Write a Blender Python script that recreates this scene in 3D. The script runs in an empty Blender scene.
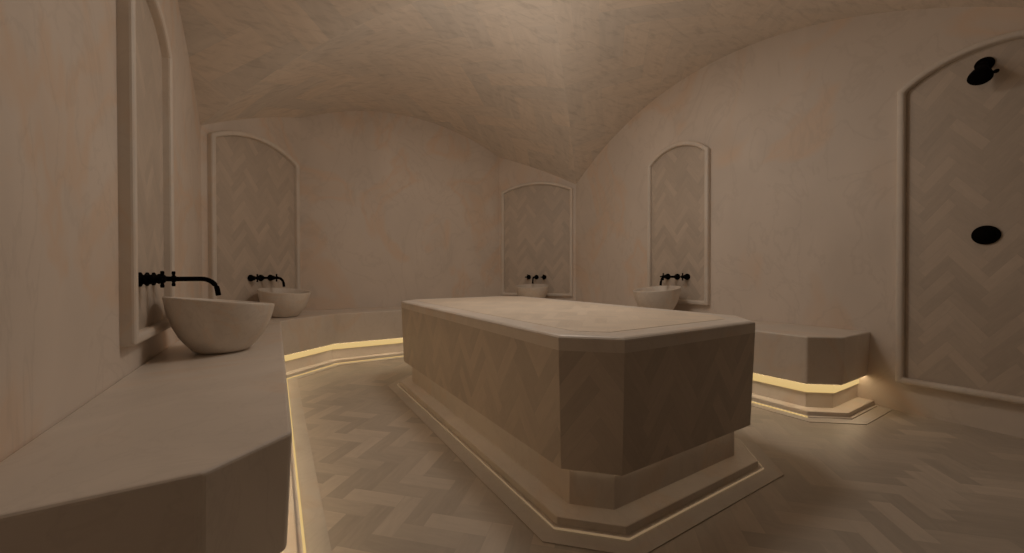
import bpy, bmesh, math, random
from mathutils import Vector, Matrix
random.seed(4)
S = bpy.context.scene
C = S.collection
PI = math.pi

# ------------------------------------------------------------------ materials
def new_mat(name):
    m = bpy.data.materials.new(name); m.use_nodes = True
    nt = m.node_tree; nt.nodes.clear()
    out = nt.nodes.new('ShaderNodeOutputMaterial')
    b = nt.nodes.new('ShaderNodeBsdfPrincipled')
    nt.links.new(b.outputs[0], out.inputs[0])
    return m, nt, b

class NT:
    def __init__(s, nt): s.nt = nt
    def put(s, sock, v):
        if isinstance(v, bpy.types.NodeSocket): s.nt.links.new(v, sock)
        else: sock.default_value = v
    def math(s, op, a, b=0.0, c=None):
        n = s.nt.nodes.new('ShaderNodeMath'); n.operation = op
        s.put(n.inputs[0], a); s.put(n.inputs[1], b)
        if c is not None: s.put(n.inputs[2], c)
        return n.outputs[0]
    def mixf(s, f, a, b):
        n = s.nt.nodes.new('ShaderNodeMix'); n.data_type = 'FLOAT'
        s.put(n.inputs[0], f); s.put(n.inputs[2], a); s.put(n.inputs[3], b)
        return n.outputs[0]
    def mixc(s, f, a, b, blend='MIX'):
        n = s.nt.nodes.new('ShaderNodeMix'); n.data_type = 'RGBA'; n.blend_type = blend
        s.put(n.inputs[0], f); s.put(n.inputs[6], a); s.put(n.inputs[7], b)
        return n.outputs[2]
    def noise(s, vec, scale, detail=3, rough=.5, dist=0.0, col=False):
        n = s.nt.nodes.new('ShaderNodeTexNoise')
        if vec is not None: s.put(n.inputs['Vector'], vec)
        n.inputs['Scale'].default_value = scale; n.inputs['Detail'].default_value = detail
        n.inputs['Roughness'].default_value = rough; n.inputs['Distortion'].default_value = dist
        return n.outputs[1 if col else 0]
    def ramp(s, f, stops):
        n = s.nt.nodes.new('ShaderNodeValToRGB'); s.put(n.inputs[0], f)
        cr = n.color_ramp
        while len(cr.elements) < len(stops): cr.elements.new(.5)
        for e, (p, c) in zip(cr.elements, stops):
            e.position = p; e.color = (*c, 1) if len(c) == 3 else c
        return n.outputs[0]
    def mapping(s, vec, scale=(1,1,1), rot=(0,0,0), loc=(0,0,0)):
        n = s.nt.nodes.new('ShaderNodeMapping'); s.put(n.inputs[0], vec)
        n.inputs['Scale'].default_value = scale; n.inputs['Rotation'].default_value = rot
        n.inputs['Location'].default_value = loc
        return n.outputs[0]
    def coord(s, which):
        return s.nt.nodes.new('ShaderNodeTexCoord').outputs[which]
    def bump(s, h, strength, dist=.002):
        n = s.nt.nodes.new('ShaderNodeBump'); s.put(n.inputs['Height'], h)
        n.inputs['Strength'].default_value = strength; n.inputs['Distance'].default_value = dist
        return n.outputs[0]

def mul(c, k): return tuple(min(1, x * k) for x in c)

def marble(name, base, warm=.35, vein=.5, rough=.45, scale=1.0, world=True):
    """pale beige marble: soft cloudy patches, rusty swirls and thin grey veins"""
    m, nt, b = new_mat(name); t = NT(nt)
    if world:
        g = nt.nodes.new('ShaderNodeNewGeometry'); v = g.outputs['Position']
    else: v = t.coord('Object')
    vs = t.mapping(v, (1, 1, .62), (.15, .3, .1))
    cloud = t.noise(vs, 1.5 * scale, 4, .5, 1.0)
    col = t.mixc(t.ramp(cloud, [(.35, (0,0,0)), (.68, (1,1,1))]), (*mul(base, .93), 1), (*mul(base, 1.05), 1))
    rust = t.noise(t.mapping(v, (1, 1, .8), (0, 0, 0), (3, 7, 1)), 1.0 * scale, 3, .5, 2.0)
    rf = t.ramp(rust, [(.50, (0,0,0)), (.58, (1,1,1)), (.64, (.25,.25,.25)), (.75, (.7,.7,.7))])
    col = t.mixc(t.math('MULTIPLY', rf, warm), col, (base[0] * 1.04, base[1] * .84, base[2] * .66, 1))
    gr = t.noise(t.mapping(v, (1, 1, .7), (0, 0, 0), (9, 2, 4)), 2.3 * scale, 5, .55, 1.8)
    gf = t.math('SUBTRACT', 1.0, t.math('MINIMUM', 1.0, t.math('MULTIPLY', t.math('ABSOLUTE', t.math('SUBTRACT', gr, .5)), 38.0)))
    col = t.mixc(t.math('MULTIPLY', gf, vein * .42), col, (base[0] * .62, base[1] * .60, base[2] * .58, 1))
    nt.links.new(col, b.inputs['Base Color'])
    b.inputs['Roughness'].default_value = rough
    fine = t.noise(v, 60, 3, .6)
    nt.links.new(t.bump(fine, .05), b.inputs['Normal'])
    return m

def herringbone(name, base, tile, ratio, ang=45, contrast=.22, rough=.4, streak=.25, grout=.012, groutc=.75, warm=.06, uvoff=(0,0), bump=.25, stretch=1.0):
    """stone strips laid in herringbone; tile = strip width in metres, ratio = length / width"""
    m, nt, b = new_mat(name); t = NT(nt)
    uv = t.coord('UV')
    r = t.mapping(uv, (1/tile, 1/tile/stretch, 1), (0, 0, math.radians(ang)), (uvoff[0], uvoff[1], 0))
    sp = nt.nodes.new('ShaderNodeSeparateXYZ'); nt.links.new(r, sp.inputs[0])
    x, y = sp.outputs[0], sp.outputs[1]
    i, j = t.math('FLOOR', x), t.math('FLOOR', y)
    s = t.math('FLOORED_MODULO', t.math('SUBTRACT', i, j), 2.0 * ratio)
    horiz = t.math('LESS_THAN', s, ratio - .5)
    # strip ids
    ax = t.mixf(horiz, i, t.math('SUBTRACT', i, s))
    ay = t.mixf(horiz, t.math('ADD', j, t.math('SUBTRACT', s, float(ratio))), j)
    cx = nt.nodes.new('ShaderNodeCombineXYZ'); t.put(cx.inputs[0], ax); t.put(cx.inputs[1], ay); t.put(cx.inputs[2], t.math('MULTIPLY', horiz, 7.3))
    wn = nt.nodes.new('ShaderNodeTexWhiteNoise'); wn.noise_dimensions = '3D'; nt.links.new(cx.outputs[0], wn.inputs['Vector'])
    rnd = wn.outputs[0]
    # local coordinates in the strip
    lu = t.mixf(horiz, t.math('SUBTRACT', y, t.math('SUBTRACT', ay, ratio - 1.0)), t.math('SUBTRACT', x, ax))
    lv = t.mixf(horiz, t.math('SUBTRACT', x, i), t.math('SUBTRACT', y, j))
    e1 = t.math('MINIMUM', lv, t.math('SUBTRACT', 1.0, lv))
    e2 = t.math('MINIMUM', lu, t.math('SUBTRACT', float(ratio), lu))
    e = t.math('MINIMUM', e1, e2)
    joint = t.math('LESS_THAN', e, grout / tile * .1)
    # streaks along each strip
    st = nt.nodes.new('ShaderNodeCombineXYZ')
    t.put(st.inputs[0], t.math('MULTIPLY', lu, .5)); t.put(st.inputs[1], t.math('MULTIPLY', lv, 2.2)); t.put(st.inputs[2], t.math('MULTIPLY', rnd, 40.0))
    sn = t.noise(st.outputs[0], 1.3, 4, .55, .8)
    f = t.math('ADD', t.math('MULTIPLY', t.math('SUBTRACT', rnd, .5), contrast * 2), t.math('MULTIPLY', t.math('SUBTRACT', sn, .5), streak * 2))
    k = t.math('ADD', 1.0, f)
    colr = t.mixc(t.math('MULTIPLY', wn.outputs[0], warm), (*base, 1), (base[0] * 1.02, base[1] * .88, base[2] * .74, 1))
    vm = nt.nodes.new('ShaderNodeVectorMath'); vm.operation = 'SCALE'
    nt.links.new(colr, vm.inputs[0]); t.put(vm.inputs['Scale'], k)
    col = t.mixc(joint, vm.outputs[0], (*mul(base, groutc), 1))
    nt.links.new(col, b.inputs['Base Color'])
    t.put(b.inputs['Roughness'], t.math('ADD', rough, t.math('MULTIPLY', t.math('SUBTRACT', rnd, .5), .12)))
    if bump:
        hgt = t.math('MINIMUM', 1.0, t.math('MULTIPLY', e, 14.0))
        nt.links.new(t.bump(hgt, bump, .0015), b.inputs['Normal'])
    return m

def vault_stone(name, base):
    """large pale stone slabs, diagonal, with scratchy marks"""
    m = herringbone(name, base, .17, 3, 45, .06, .7, .14, .010, .93, .25, bump=.1)
    nt = m.node_tree; t = NT(nt)
    b = [n for n in nt.nodes if n.type == 'BSDF_PRINCIPLED'][0]
    src = b.inputs['Base Color'].links[0].from_socket
    uv = t.mapping(t.coord('UV'), (1.2, 4, 1), (0, 0, .25))
    n1 = t.noise(uv, 6.0, 5, .65, .6)
    d = t.ramp(n1, [(.33, (.86,.86,.86)), (.5, (1,1,1)), (.68, (1.0,1.0,1.0))])
    nt.links.new(t.mixc(1.0, src, d, 'MULTIPLY'), b.inputs['Base Color'])
    return m

def plain(name, col, rough=.5, metallic=0.0, spec=.5):
    m, nt, b = new_mat(name); t = NT(nt)
    n = t.noise(t.coord('Object'), 30, 2)
    c = t.mixc(n, (*mul(col, .9), 1), (*mul(col, 1.1), 1))
    nt.links.new(c, b.inputs['Base Color'])
    b.inputs['Roughness'].default_value = rough; b.inputs['Metallic'].default_value = metallic
    b.inputs['Specular IOR Level'].default_value = spec
    return m

def emitter(name, col, k):
    m, nt, b = new_mat(name)
    b.inputs['Base Color'].default_value = (.02, .02, .02, 1)
    b.inputs['Roughness'].default_value = .9
    b.inputs['Emission Color'].default_value = (*col, 1)
    b.inputs['Emission Strength'].default_value = k
    return m

BASE = (.73, .66, .585)
M_WALL = marble('wall marble', (BASE[0], BASE[1]*.975, BASE[2]*.965), .45, .4, .55)
M_BENCH = marble('bench marble', mul(BASE, .98), .3, .28, .38, 1.5)
M_FRAME = marble('frame marble', mul(BASE, 1.0), .25, .25, .5, 2.0)
M_BOWL = marble('basin stone', mul(BASE, .98), .25, .45, .5, 5.0)
M_SLAB = marble('slab marble', mul(BASE, 1.02), .25, .3, .4, 2.0)
M_FIELD = herringbone('herringbone wall strips', (BASE[0]*.77, BASE[1]*.728, BASE[2]*.69), .039, 4, -45, .095, .5, .10, .004, .9, bump=.1, stretch=1.35)
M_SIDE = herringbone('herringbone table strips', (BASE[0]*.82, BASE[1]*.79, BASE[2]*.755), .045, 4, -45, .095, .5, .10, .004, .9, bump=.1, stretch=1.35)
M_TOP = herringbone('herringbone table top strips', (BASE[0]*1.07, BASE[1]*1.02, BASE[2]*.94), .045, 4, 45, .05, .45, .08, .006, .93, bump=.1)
M_FLOOR = herringbone('herringbone floor strips', (BASE[0]*.72, BASE[1]*.695, BASE[2]*.66), .068, 3, 45, .16, .38, .14, .004, .88, bump=.12)
M_VAULT = vault_stone('vault stone', mul(BASE, 1.02))
M_BORDER = marble('border marble', mul(BASE, .80), .25, .3, .4, 2.0)
M_BLACK = plain('matt black metal', (.004, .003, .0025), .8, 0.0, .04)
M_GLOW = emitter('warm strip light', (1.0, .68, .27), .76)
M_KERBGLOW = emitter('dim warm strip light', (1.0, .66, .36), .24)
M_TAPE = emitter('warm led tape', (1.0, .76, .48), 5.6)
M_TAPE2 = emitter('dim led tape', (1.0, .78, .54), 3.4)

# ------------------------------------------------------------------ helpers
def tag(o, label=None, cat=None, group=None, kind=None):
    if label: o['label'] = label
    if cat: o['category'] = cat
    if group: o['group'] = group
    if kind: o['kind'] = kind
    return o

def box_uv(bm):
    uvl = bm.loops.layers.uv.verify()
    for f in bm.faces:
        n = f.normal
        if abs(n.z) > .7:
            for l in f.loops: l[uvl].uv = (l.vert.co.x, l.vert.co.y)
        else:
            tdir = Vector((-n.y, n.x, 0))
            if tdir.length < 1e-6: tdir = Vector((1, 0, 0))
            tdir.normalize()
            for l in f.loops: l[uvl].uv = (l.vert.co.dot(tdir), l.vert.co.z)

def obj(name, bm, mat, parent=None, bevel=0, seg=2, smooth=False, uv=True, solid=0, angle=30):
    bm.normal_update()
    if uv: box_uv(bm)
    me = bpy.data.meshes.new(name); bm.to_mesh(me); bm.free()
    me.materials.append(mat)
    o = bpy.data.objects.new(name, me); C.objects.link(o)
    if parent is not None: o.parent = parent
    if smooth:
        for p in me.polygons: p.use_smooth = True
    if solid:
        md = o.modifiers.new('thickness', 'SOLIDIFY'); md.thickness = solid; md.offset = 1
    if bevel:
        md = o.modifiers.new('edges', 'BEVEL'); md.width = bevel; md.segments = seg
        md.limit_method = 'ANGLE'; md.angle_limit = math.radians(angle)
        md.harden_normals = False
    return o

def empty(name, loc=(0,0,0), mat=None):
    o = bpy.data.objects.new(name, None); C.objects.link(o)
    o.empty_display_size = .1
    if mat is not None: o.matrix_world = mat
    else: o.location = loc
    return o

def prism(bm, lo, hi, z0, z1):
    """solid between polygon lo at z0 and polygon hi at z1 (same vertex count, counter-clockwise)"""
    a = [bm.verts.new((p[0], p[1], z0)) for p in lo]
    b = [bm.verts.new((p[0], p[1], z1)) for p in hi]
    n = len(a)
    bm.faces.new(b); bm.faces.new(a[::-1])
    for k in range(n):
        q = (k + 1) % n
        bm.faces.new((a[k], a[q], b[q], b[k]))
    return bm

def stack(bm, polys, zs):
    rings = [[bm.verts.new((p[0], p[1], z)) for p in P] for P, z in zip(polys, zs)]
    n = len(rings[0])
    bm.faces.new(rings[0][::-1]); bm.faces.new(rings[-1])
    for A, B in zip(rings, rings[1:]):
        for k in range(n):
            q = (k + 1) % n
            f = bm.faces.new((A[k], A[q], B[q], B[k]))
    return bm

def ring_prism(bm, outer, inner, z0, z1):
    n = len(outer)
    O0 = [bm.verts.new((*p, z0)) for p in outer]; O1 = [bm.verts.new((*p, z1)) for p in outer]
    I0 = [bm.verts.new((*p, z0)) for p in inner]; I1 = [bm.verts.new((*p, z1)) for p in inner]
    for k in range(n):
        q = (k + 1) % n
        bm.faces.new((O0[k], O0[q], O1[q], O1[k]))
        bm.faces.new((I0[q], I0[k], I1[k], I1[q]))
        bm.faces.new((O1[k], O1[q], I1[q], I1[k]))
        bm.faces.new((O0[q], O0[k], I0[k], I0[q]))
    return bm

def lathe(bm, prof, seg=48, mat=None, close=True):
    """revolve (r, z) profile round z"""
    rings = []
    for r, z in prof:
        if r < 1e-6: rings.append([bm.verts.new((0, 0, z))])
        else: rings.append([bm.verts.new((r*math.cos(2*PI*k/seg), r*math.sin(2*PI*k/seg), z)) for k in range(seg)])
    new = [v for r in rings for v in r]
    for A, B in zip(rings, rings[1:]):
        for k in range(seg):
            q = (k + 1) % seg
            if len(A) == 1 and len(B) == 1: continue
            if len(A) == 1: bm.faces.new((A[0], B[k], B[q]))
            elif len(B) == 1: bm.faces.new((A[k], A[q], B[0]))
            else: bm.faces.new((A[k], A[q], B[q], B[k]))
    if mat is not None:
        for v in new: v.co = mat @ v.co
    bmesh.ops.recalc_face_normals(bm, faces=bm.faces)
    return bm

def tube(bm, pts, r, seg=16):
    """round tube along a polyline, capped"""
    pts = [Vector(p) for p in pts]
    rings = []
    for k, p in enumerate(pts):
        d = (pts[min(k+1, len(pts)-1)] - pts[max(k-1, 0)]).normalized()
        ref = Vector((0, 1, 0)) if abs(d.y) < .9 else Vector((1, 0, 0))
        a = d.cross(ref).normalized(); b = d.cross(a).normalized()
        rr = r[k] if isinstance(r, (list, tuple)) else r
        rings.append([bm.verts.new(p + a*rr*math.cos(2*PI*i/seg) + b*rr*math.sin(2*PI*i/seg)) for i in range(seg)])
    for A, B in zip(rings, rings[1:]):
        for i in range(seg):
            q = (i + 1) % seg
            bm.faces.new((A[i], A[q], B[q], B[i]))
    bm.faces.new(rings[0][::-1]); bm.faces.new(rings[-1])
    bmesh.ops.recalc_face_normals(bm, faces=bm.faces)
    return bm

def offset_open(path, e):
    """offset an open path to its right; ends slide along the walls (kept on x)"""
    n = len(path); out = []
    dirs = [(Vector(path[k+1]) - Vector(path[k])).normalized() for k in range(n-1)]
    nor = [Vector((d.y, -d.x)) for d in dirs]
    for k in range(n):
        p = Vector(path[k])
        if k == 0: q = p + nor[0]*e
        elif k == n-1: q = p + nor[-1]*e
        else:
            m = (nor[k-1] + nor[k]); m = m / m.length
            q = p + m * (e / m.dot(nor[k]))
        out.append((q.x, q.y))
    return out

# ------------------------------------------------------------------ room shell
ZF = 0.0
XL, XR = -.445, 3.006
Y0, Y1, YB, YF = -.005, 3.45, 4.13, -.685
XC, HX = (XL + XR)/2, (XR - XL)/2
YC, HY = (Y0 + Y1)/2, (Y1 - Y0)/2
ZS = 1.826
BL, BR = .205, 2.356                       # ends of the straight back wall
def interp(tab, t):
    for (a, u), (b, v) in zip(tab, tab[1:]):
        if t <= b: return u + (v-u)*(t-a)/(b-a)
    return tab[-1][1]
RISE = .657
fA = lambda a: RISE * (1 - abs(a)**2.05) * (1 - .06*a)         # over the back wall
fB = lambda a: RISE * (1 - abs(a)**2.05)                           # over the side walls
fG = lambda a: RISE * (1 - abs(a)**2.05)                          # along the groins
def zA(x): return ZS + fA(max(-1, min(1, (x-XC)/HX)))
def zB(y): return ZS + fB(max(-1, min(1, (y-YC)/HY)))

def build_vault():
    bm = bmesh.new(); uvl = bm.loops.layers.uv.verify()
    N, K = 64, 28
    def sector(fn, f_edge, uvfn, extra=0):
        cols = []
        for i in range(N+1):
            a = -1 + 2*i/N
            col = []
            for k in range(K+1):
                w = k/K
                b = abs(a) + (1-abs(a))*w
                ww = w*w*(3-2*w) if abs(a) < 1 else 1
                z = ZS + (1-ww)*fG(a) + ww*f_edge(a)
                col.append(fn(a, b, z))
            if extra: 
                for e in (extra*.5, extra): col.append(fn(a, 1, ZS + f_edge(a), e))
            cols.append(col)
        vv = [[bm.verts.new(p) for p in c] for c in cols]
        for i in range(N):
            for k in range(len(vv[0])-1):
                ids = [vv[i][k], vv[i+1][k], vv[i+1][k+1], vv[i][k+1]]
                co = []
                for v in ids:
                    if not any((v.co-c.co).length < 1e-6 for c in co): co.append(v)
                if len(co) < 3: continue
                try: f = bm.faces.new(co)
                except ValueError: continue
                f.smooth = True
                for l in f.loops: l[uvl].uv = uvfn(l.vert.co)
    arcx = lambda x: (x-XC)*(1 + .12*((x-XC)/HX)**2)
    arcy = lambda y: (y-YC)*(1 + .12*((y-YC)/HY)**2)
    sector(lambda a, b, z, e=0: (XC+HX*a, YC+HY*b+e, z), fA, lambda c: (arcx(c.x), c.y), .72)
    sector(lambda a, b, z, e=0: (XC+HX*a, YC-HY*b-e, z), fA, lambda c: (arcx(c.x), c.y), .72)
    sector(lambda a, b, z, e=0: (XC+HX*b+e, YC+HY*a, z), fB, lambda c: (c.x, arcy(c.y)), .05)
    sector(lambda a, b, z, e=0: (XC-HX*b-e, YC+HY*a, z), fB, lambda c: (c.x, arcy(c.y)), .05)
    for f in bm.faces:
        f.normal_update()
        if f.normal.z > 0: f.normal_flip()
    bmesh.ops.remove_doubles(bm, verts=bm.verts, dist=.0005)
    o = obj('ceiling', bm, M_VAULT, uv=False)
    o.data.set_sharp_from_angle(angle=math.radians(14))
    return tag(o, kind='structure')
build_vault()

def wall(name, A, B, ztop, mat=M_WALL):
    """wall from A to B seen with the room on its left side; top follows ztop(x, y)"""
    bm = bmesh.new(); n = 40
    lo, hi = [], []
    for i in range(n+1):
        x, y = A[0]+(B[0]-A[0])*i/n, A[1]+(B[1]-A[1])*i/n
        lo.append(bm.verts.new((x, y, -.02))); hi.append(bm.verts.new((x, y, ztop(x, y) + .004)))
    for i in range(n): bm.faces.new((lo[i], lo[i+1], hi[i+1], hi[i]))
    o = obj(name, bm, mat, solid=.08)
    return tag(o, kind='structure')
zx = lambda x, y: zA(x)
zy = lambda x, y: zB(y)
M_DARKWALL = marble('entrance wall marble', mul(BASE, .8), .4, .4, .6)
M_DIMWALL = marble('bounce-cutting entrance wall marble', mul(BASE, .15), .4, .4, .6)  # for unseen walls; darkened to cut light bounced onto near faces
wall('wall_right', (XR, Y0), (XR, Y1), zy)
wall('wall_back_right', (XR, Y1), (BR, YB), zx)
wall('wall_back', (BR, YB), (BL, YB), zx)
wall('wall_back_left', (BL, YB), (XL, Y1), zx)
wall('wall_left', (XL, Y1), (XL, Y0), zy)
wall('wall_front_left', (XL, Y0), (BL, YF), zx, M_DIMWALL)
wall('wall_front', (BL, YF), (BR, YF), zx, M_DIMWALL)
wall('wall_front_right', (BR, YF), (XR, Y0), zx, M_DARKWALL)

bm = bmesh.new()
prism(bm, [(XL-.05, YF-.05), (XR+.05, YF-.05), (XR+.05, YB+.05), (XL-.05, YB+.05)],
      [(XL-.05, YF-.05), (XR+.05, YF-.05), (XR+.05, YB+.05), (XL-.05, YB+.05)], -.05, 0)
tag(obj('floor', bm, M_FLOOR), kind='structure')

# ------------------------------------------------------------------ bench round the walls
HB, ZB = .435, .169                    # seat height, underside of the seat block
PATH = [(XL, .8637), (-.1164, .8637), (.0241, .984), (.0241, 3.308), (.4366, 3.659),
        (2.125, 3.659), (2.484, 3.345), (2.484, .9436), (2.626, .8273), (XR, .8273)]
WALLPTS = [(XR, Y1), (BR, YB), (BL, YB), (XL, Y1)]
def U(e): return offset_open(PATH, e) + WALLPTS
def band(e0, e1):
    """strip polygon between two offsets of the bench front"""
    return offset_open(PATH, e1) + offset_open(PATH, e0)[::-1]

bm = prism(bmesh.new(), U(-.007), U(.005), ZB, HB)
bench = obj('stone_bench', bm, M_BENCH, bevel=.009, seg=3)
tag(bench, 'continuous beige marble bench running round three walls, glowing strip under its overhang', 'bench')
obj('plinth', prism(bmesh.new(), U(-.055), U(-.055), 0, ZB), M_BENCH, bench)
obj('step', prism(bmesh.new(), band(-.055, .024), band(-.055, .022), 0, .030), M_BENCH, bench, bevel=.003)
obj('kerb', prism(bmesh.new(), band(.022, .042), band(.022, .040), 0, .008), M_BENCH, bench, bevel=.002)
obj('floor_border', prism(bmesh.new(), band(.040, .105), band(.040, .105), -.01, .003), M_BORDER, bench)
def part_band(e0, e1, a, b):
    return offset_open(PATH, e1)[a:b] + offset_open(PATH, e0)[a:b][::-1]
tag(obj('light_strip', prism(bmesh.new(), part_band(-.0555, -.046, 1, 10), part_band(-.0555, -.046, 1, 10), ZB-.054, ZB-.001), M_GLOW, bench), 'warm yellow glowing light strip')
obj('light_tape', prism(bmesh.new(), part_band(-.043, -.018, 2, 10), part_band(-.043, -.018, 2, 10), ZB-.0006, ZB+.002), M_TAPE, bench)

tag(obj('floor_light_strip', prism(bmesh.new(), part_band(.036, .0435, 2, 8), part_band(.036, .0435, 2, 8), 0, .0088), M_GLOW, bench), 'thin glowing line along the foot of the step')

# ------------------------------------------------------------------ central heated slab (octagonal table)
TX0, TX1, TY0, TY1 = .758, 1.765, .810, 2.82
CH = .133
def octo(e):
    k = .414*e
    c = CH
    x0, x1, y0, y1 = TX0-e, TX1+e, TY0-e, TY1+e
    c2 = c + e - k                       # corner cut after offset
    return [(x0+c2, y0), (x1-c2, y0), (x1, y0+c2), (x1, y1-c2), (x1-c2, y1), (x0+c2, y1), (x0, y1-c2), (x0, y0+c2)]
TZ = .592
table = empty('massage_table', ((TX0+TX1)/2, (TY0+TY1)/2, 0))
tag(table, 'long eight-sided marble massage table with herringbone sides in the middle of the room', 'table')
def tpart(name, bm, mat, **k):
    for v in bm.verts: v.co -= table.location
    return obj(name, bm, mat, table, **k)
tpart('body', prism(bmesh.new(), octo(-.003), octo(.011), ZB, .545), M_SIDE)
layers = [(.011, .545), (.012, TZ-.014), (.0105, TZ-.0075), (.0055, TZ-.003), (-.002, TZ)]
top = tpart('tabletop', stack(bmesh.new(), [octo(e) for e, z in layers], [z for e, z in layers]), M_SLAB)
tag(top, 'plain marble tabletop with rounded rim')
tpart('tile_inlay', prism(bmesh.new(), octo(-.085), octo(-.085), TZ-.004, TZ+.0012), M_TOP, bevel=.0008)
tpart('plinth', prism(bmesh.new(), octo(-.055), octo(-.055), .03, ZB), M_SLAB)
tpart('step', prism(bmesh.new(), octo(.0235), octo(.0215), 0, .031), M_SLAB, bevel=.003)
tpart('kerb', ring_prism(bmesh.new(), octo(.038), octo(.0215), 0, .008), M_SLAB, bevel=.002)
tpart('floor_border', ring_prism(bmesh.new(), octo(.100), octo(.036), -.01, .003), M_BORDER)
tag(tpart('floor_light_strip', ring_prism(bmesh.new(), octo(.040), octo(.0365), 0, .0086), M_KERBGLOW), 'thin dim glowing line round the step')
tpart('light_tape', ring_prism(bmesh.new(), octo(-.046), octo(-.053), ZB-.0006, ZB+.002), M_TAPE2)

# ------------------------------------------------------------------ arched wall panels
def frame_matrix(origin, u, n):
    u = Vector((*u, 0)).normalized(); n = Vector((*n, 0)).normalized()
    return Matrix(((u.x, 0, n.x, origin[0]), (u.y, 0, n.y, origin[1]), (0, 1, 0, origin[2]), (0, 0, 0, 1)))

def arch_outline(w, h, rise, inset=0, n=24):
    """outline in (u, v): base at v=0 centred on u=0, springing at h, arc of given rise"""
    R = (w*w/4 + rise*rise)/(2*rise); cv = h + rise - R
    hw = w/2 - inset; r = R - inset
    a = math.asin(hw/r)
    pts = [(-hw, inset), (hw, inset)]
    for k in range(n+1):
        t = a - 2*a*k/n
        pts.append((r*math.sin(t), cv + r*math.cos(t)))
    return pts

def panel(label, origin, u, n, w, h, rise, fw=.036, dep=.042):
    M = frame_matrix(origin, u, n)
    root = empty('arched_panel', mat=M)
    tag(root, label, 'wall panel', 'arched herringbone panels framed on the walls')
    o, i = arch_outline(w, h, rise), arch_outline(w, h, rise, fw)
    bm = ring_prism(bmesh.new(), o, i, -.013, dep)
    bmesh.ops.recalc_face_normals(bm, faces=bm.faces)
    obj('frame', bm, M_FRAME, root, bevel=.012, seg=3, angle=50)
    i2 = arch_outline(w, h, rise, fw - .012)
    bm = bmesh.new()
    prism(bm, i2, i2, 0, .008)
    bm.normal_update(); uvl = bm.loops.layers.uv.verify()
    for f in bm.faces:
        for l in f.loops: l[uvl].uv = (l.vert.co.x, l.vert.co.y)
    obj('herringbone_field', bm, M_FIELD, root, uv=False)
    return root

PB = .520                                # outer bottom of the panels above the floor
PANELS = {}
# along the walls: (u direction, inward normal)
PYC = 2.07
panel('narrow arched herringbone panel on the left wall, behind the nearest basin', (XL, PYC, PB+.02), (0, 1), (1, 0), .595, 1.25, .13)
panel('narrow arched herringbone panel on the long right wall, behind the tilted basin there', (XR, PYC+.038, PB), (0, -1), (-1, 0), .60, 1.27, .13)
def cham(A, B, s):
    d = Vector((B[0]-A[0], B[1]-A[1])); L = d.length; d /= L
    return (A[0]+d.x*s, A[1]+d.y*s), (d.x, d.y), (d.y, -d.x), L
AL, BLp = (XL, Y1), (BL, YB)
p, u, n, L = cham(AL, BLp, .466)
panel('wide arched panel in the angled corner wall left of the back wall', (*p, PB-.01), u, n, .84, 1.28, .118)
LC = (p, u, n)
AR, BRp = (BR, YB), (XR, Y1)
p, u, n, L = cham(AR, BRp, .470)
panel('wide arched panel in the angled corner wall right of the back wall', (*p, PB-.01), u, n, .87, 1.272, .10)
RC = (p, u, n)
panel('tall arched shower panel reaching almost to the floor on the right wall', (XR, .378, .165), (0, -1), (-1, 0), .66, 1.633, .13, .032, .042)

# ------------------------------------------------------------------ basins
def make_basin(label, centre, n, tilt=.135, R=.190, k=1.09):
    """stone bowl, rim lower on the room side (n points into the room)"""
    outer = [(0, 0), (.070, 0), (.086, .004), (.100, .014), (.120, .036), (.140, .063), (.157, .095), (.170, .130), (.179, .165), (.1835, .190), (.185, .198)]
    inner = [(.184, .2005), (.178, .2015), (.172, .199), (.167, .165), (.156, .125), (.138, .090), (.110, .058), (.070, .038), (.030, .030), (0, .029)]
    bm = bmesh.new()
    lathe(bm, outer + inner, 72)
    nn = Vector((*n, 0)).normalized()
    for v in bm.verts:
        d = v.co.dot(nn)/.185; v.co.xy *= R/.185
        v.co.z *= k*(1 - tilt*d)
    o = obj('stone_basin', bm, M_BOWL, smooth=True)
    o.location = (*centre, HB)
    tag(o, label, 'basin', 'round stone basins standing on the bench')
    return o
make_basin('largest-looking round stone basin, on the left bench nearest the viewer', (-.208, 2.17), (1, .4), .11, .202, 1.14)
make_basin('round stone basin on the right-hand bench, its slanted rim facing left', (2.720, 2.105), (-1, .2), .10)
def out(P, d): (p, u, n) = P; return (p[0]+n[0]*d, p[1]+n[1]*d)
make_basin('round stone basin half behind the nearest one, in front of the left corner panel', out(LC, .252), LC[2], .10, .188, 1.06)
make_basin('round stone basin farthest away, seen just over the table top in the right corner', out(RC, .27), RC[2], .08, .190, 1.03)

# ------------------------------------------------------------------ black wall taps
def zmat(x, y, z=0):
    """local frame whose z axis points out of the wall"""
    return Matrix.Translation((x, y, z))
def tap_handle(root, x):
    bm = bmesh.new()
    lathe(bm, [(0, 0), (.027, 0), (.027, .006), (.020, .010), (.016, .012), (.021, .017), (.021, .022), (.014, .027), (.018, .032), (.018, .037), (.011, .042), (.010, .058), (.014, .061), (.014, .072), (.009, .076), (0, .077)], 28, zmat(x, 0))
    h = obj('handle', bm, M_BLACK, root, smooth=True)
    bm = bmesh.new()
    for d in ((1, 0), (0, 1)):
        a = Vector((x - d[0]*.032, -d[1]*.032, .066)); b = Vector((x + d[0]*.032, d[1]*.032, .066))
        tube(bm, [a, a.lerp(b, .12), a.lerp(b, .3), a.lerp(b, .7), a.lerp(b, .88), b], [.0055, .007, .0045, .0045, .007, .0055], 12)
    obj('cross_grip', bm, M_BLACK, h, smooth=True)
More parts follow.
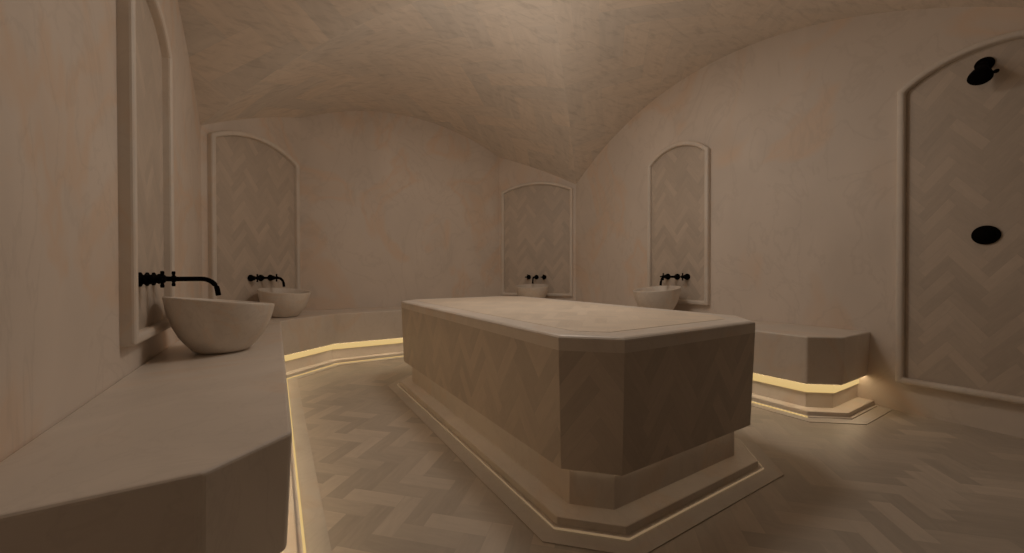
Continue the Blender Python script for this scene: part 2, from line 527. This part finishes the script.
def tap(label, origin, u, n, reach=.225):
    M = frame_matrix(origin, u, n)
    root = empty('wall_tap', mat=M)
    tag(root, label, 'tap', 'black wall-mounted taps over the basins')
    tap_handle(root, -.095); tap_handle(root, .095)
    bm = bmesh.new()
    lathe(bm, [(0, 0), (.027, 0), (.027, .006), (.020, .010), (.015, .013), (.018, .018), (.018, .023), (.012, .028), (.0095, .034), (0, .034)], 28)
    ro = obj('spout', bm, M_BLACK, root, smooth=True)
    bm = bmesh.new()
    pts = [(0, 0, .02), (0, 0, .06), (0, 0, reach-.055)]
    for k in range(1, 9):
        a = k/8*math.radians(78)
        pts.append((0, -.055*(1-math.cos(a)), reach-.055 + .055*math.sin(a)))
    e = pts[-1]; pts.append((0, e[1]-.028, e[2]+.004))
    tube(bm, pts, .0095, 16)
    obj('pipe', bm, M_BLACK, ro, smooth=True)
    return root
TZt = .764
tap('black cross-handled wall tap over the nearest basin on the left wall', (XL+.008, 2.05, TZt), (0, 1), (1, 0), .225)
tap('black cross-handled wall tap over the basin on the right wall', (XR-.008, 2.105, .752), (0, -1), (-1, 0))
tap('black cross-handled wall tap in the left corner panel', (LC[0][0]+LC[1][0]*.012+LC[2][0]*.008, LC[0][1]+LC[1][1]*.012+LC[2][1]*.008, .750), LC[1], LC[2])
tap('black cross-handled wall tap farthest away in the right corner panel', (*out(RC, .008), .738), RC[1], RC[2])

# ------------------------------------------------------------------ shower fittings
M = frame_matrix((XR-.008, .399, 1.815), (0, -1), (-1, 0))
sh = empty('wall_shower', mat=M)
sh.scale = (.93, .93, .93)
tag(sh, 'black bell-shaped shower head near the top of the tall shower panel', 'shower')
bm = bmesh.new(); lathe(bm, [(0, 0), (.036, 0), (.036, .008), (.030, .014), (.016, .018), (0, .018)], 36)
obj('wall_plate', bm, M_BLACK, sh, smooth=True)
bm = bmesh.new(); tube(bm, [(0, 0, .012), (0, -.004, .03), (0, -.012, .046), (0, -.024, .058)], .013, 18)
obj('arm', bm, M_BLACK, sh, smooth=True)
d = Vector((0, -.80, .60)).normalized()
rot = Vector((0, 0, 1)).rotation_difference(d).to_matrix().to_4x4()
bm = bmesh.new(); lathe(bm, [(0, -.012), (.016, -.010), (.021, 0), (.020, .012), (.024, .026), (.035, .052), (.044, .080), (.045, .092), (.042, .098), (0, .098)], 40, Matrix.Translation((0, -.024, .056)) @ rot)
hd = obj('head', bm, M_BLACK, sh, smooth=True)
bm = bmesh.new(); tube(bm, [(.01, -.066, .07), (.044, -.070, .056)], .004, 12); lathe(bm, [(0, -.011), (.008, -.008), (.011, 0), (.008, .008), (0, .011)], 20, Matrix.Translation((.046, -.070, .056)))
obj('adjusting_knob', bm, M_BLACK, hd, smooth=True)

M = frame_matrix((XR-.008, .390, .970), (0, -1), (-1, 0))
sv = empty('shower_control', mat=M)
tag(sv, 'round flat black shower control disc midway up the tall shower panel', 'shower control')
bm = bmesh.new(); lathe(bm, [(0, 0), (.047, 0), (.047, .007), (.044, .010), (0, .011)], 56)
pl = obj('cover_plate', bm, M_BLACK, sv, smooth=True)
bm = bmesh.new(); lathe(bm, [(0, .010), (.028, .010), (.028, .018), (.025, .021), (0, .021)], 40)
obj('turning_knob', bm, M_BLACK, sv, smooth=True)

# ------------------------------------------------------------------ light
def area(name, loc, size, power, col, rot=(0,0,0)):
    l = bpy.data.lights.new(name, 'AREA'); l.shape = 'DISK'; l.size = size; l.energy = power; l.color = col
    o = bpy.data.objects.new(name, l); C.objects.link(o); o.location = loc; o.rotation_euler = rot
    return o
area('ceiling_lamp', (XC, YC, 2.455), .40, 9.5, (1, .89, .77))
pl_ = bpy.data.lights.new('room_fill_light', 'POINT'); pl_.energy = 11.5; pl_.shadow_soft_size = .5; pl_.color = (1, .89, .77)  # added soft fill in mid-room, no lamp body hangs here
po = bpy.data.objects.new('room_fill_light', pl_); C.objects.link(po); po.location = (XC, 1.95, 1.70)
w = bpy.data.worlds.new('World'); S.world = w; w.use_nodes = True
w.node_tree.nodes['Background'].inputs[0].default_value = (0, 0, 0, 1)

# ------------------------------------------------------------------ camera
f_px, yaw, pitch, roll = 383.71, .5515, .0085, .0018
f = Vector((math.sin(yaw)*math.cos(pitch), math.cos(yaw)*math.cos(pitch), -math.sin(pitch)))
r = Vector((math.cos(yaw), -math.sin(yaw), 0)); d = f.cross(r)
r2 = r*math.cos(roll) + d*math.sin(roll); d2 = -r*math.sin(roll) + d*math.cos(roll)
cam = bpy.data.cameras.new('camera'); co = bpy.data.objects.new('camera', cam); C.objects.link(co)
up = -d2
co.matrix_world = Matrix(((r2.x, up.x, -f.x, 0), (r2.y, up.y, -f.y, 0), (r2.z, up.z, -f.z, .785), (0, 0, 0, 1)))
cam.sensor_width = 36; cam.lens = f_px/1024*36; cam.clip_start = .02
S.camera = co

S.view_settings.view_transform = 'Standard'; S.view_settings.look = 'None'
S.view_settings.gamma = 1; S.view_settings.use_curve_mapping = False
S.view_settings.exposure = -.2
S.cycles.max_bounces = 10; S.cycles.diffuse_bounces = 6
S.cycles.use_denoising = True
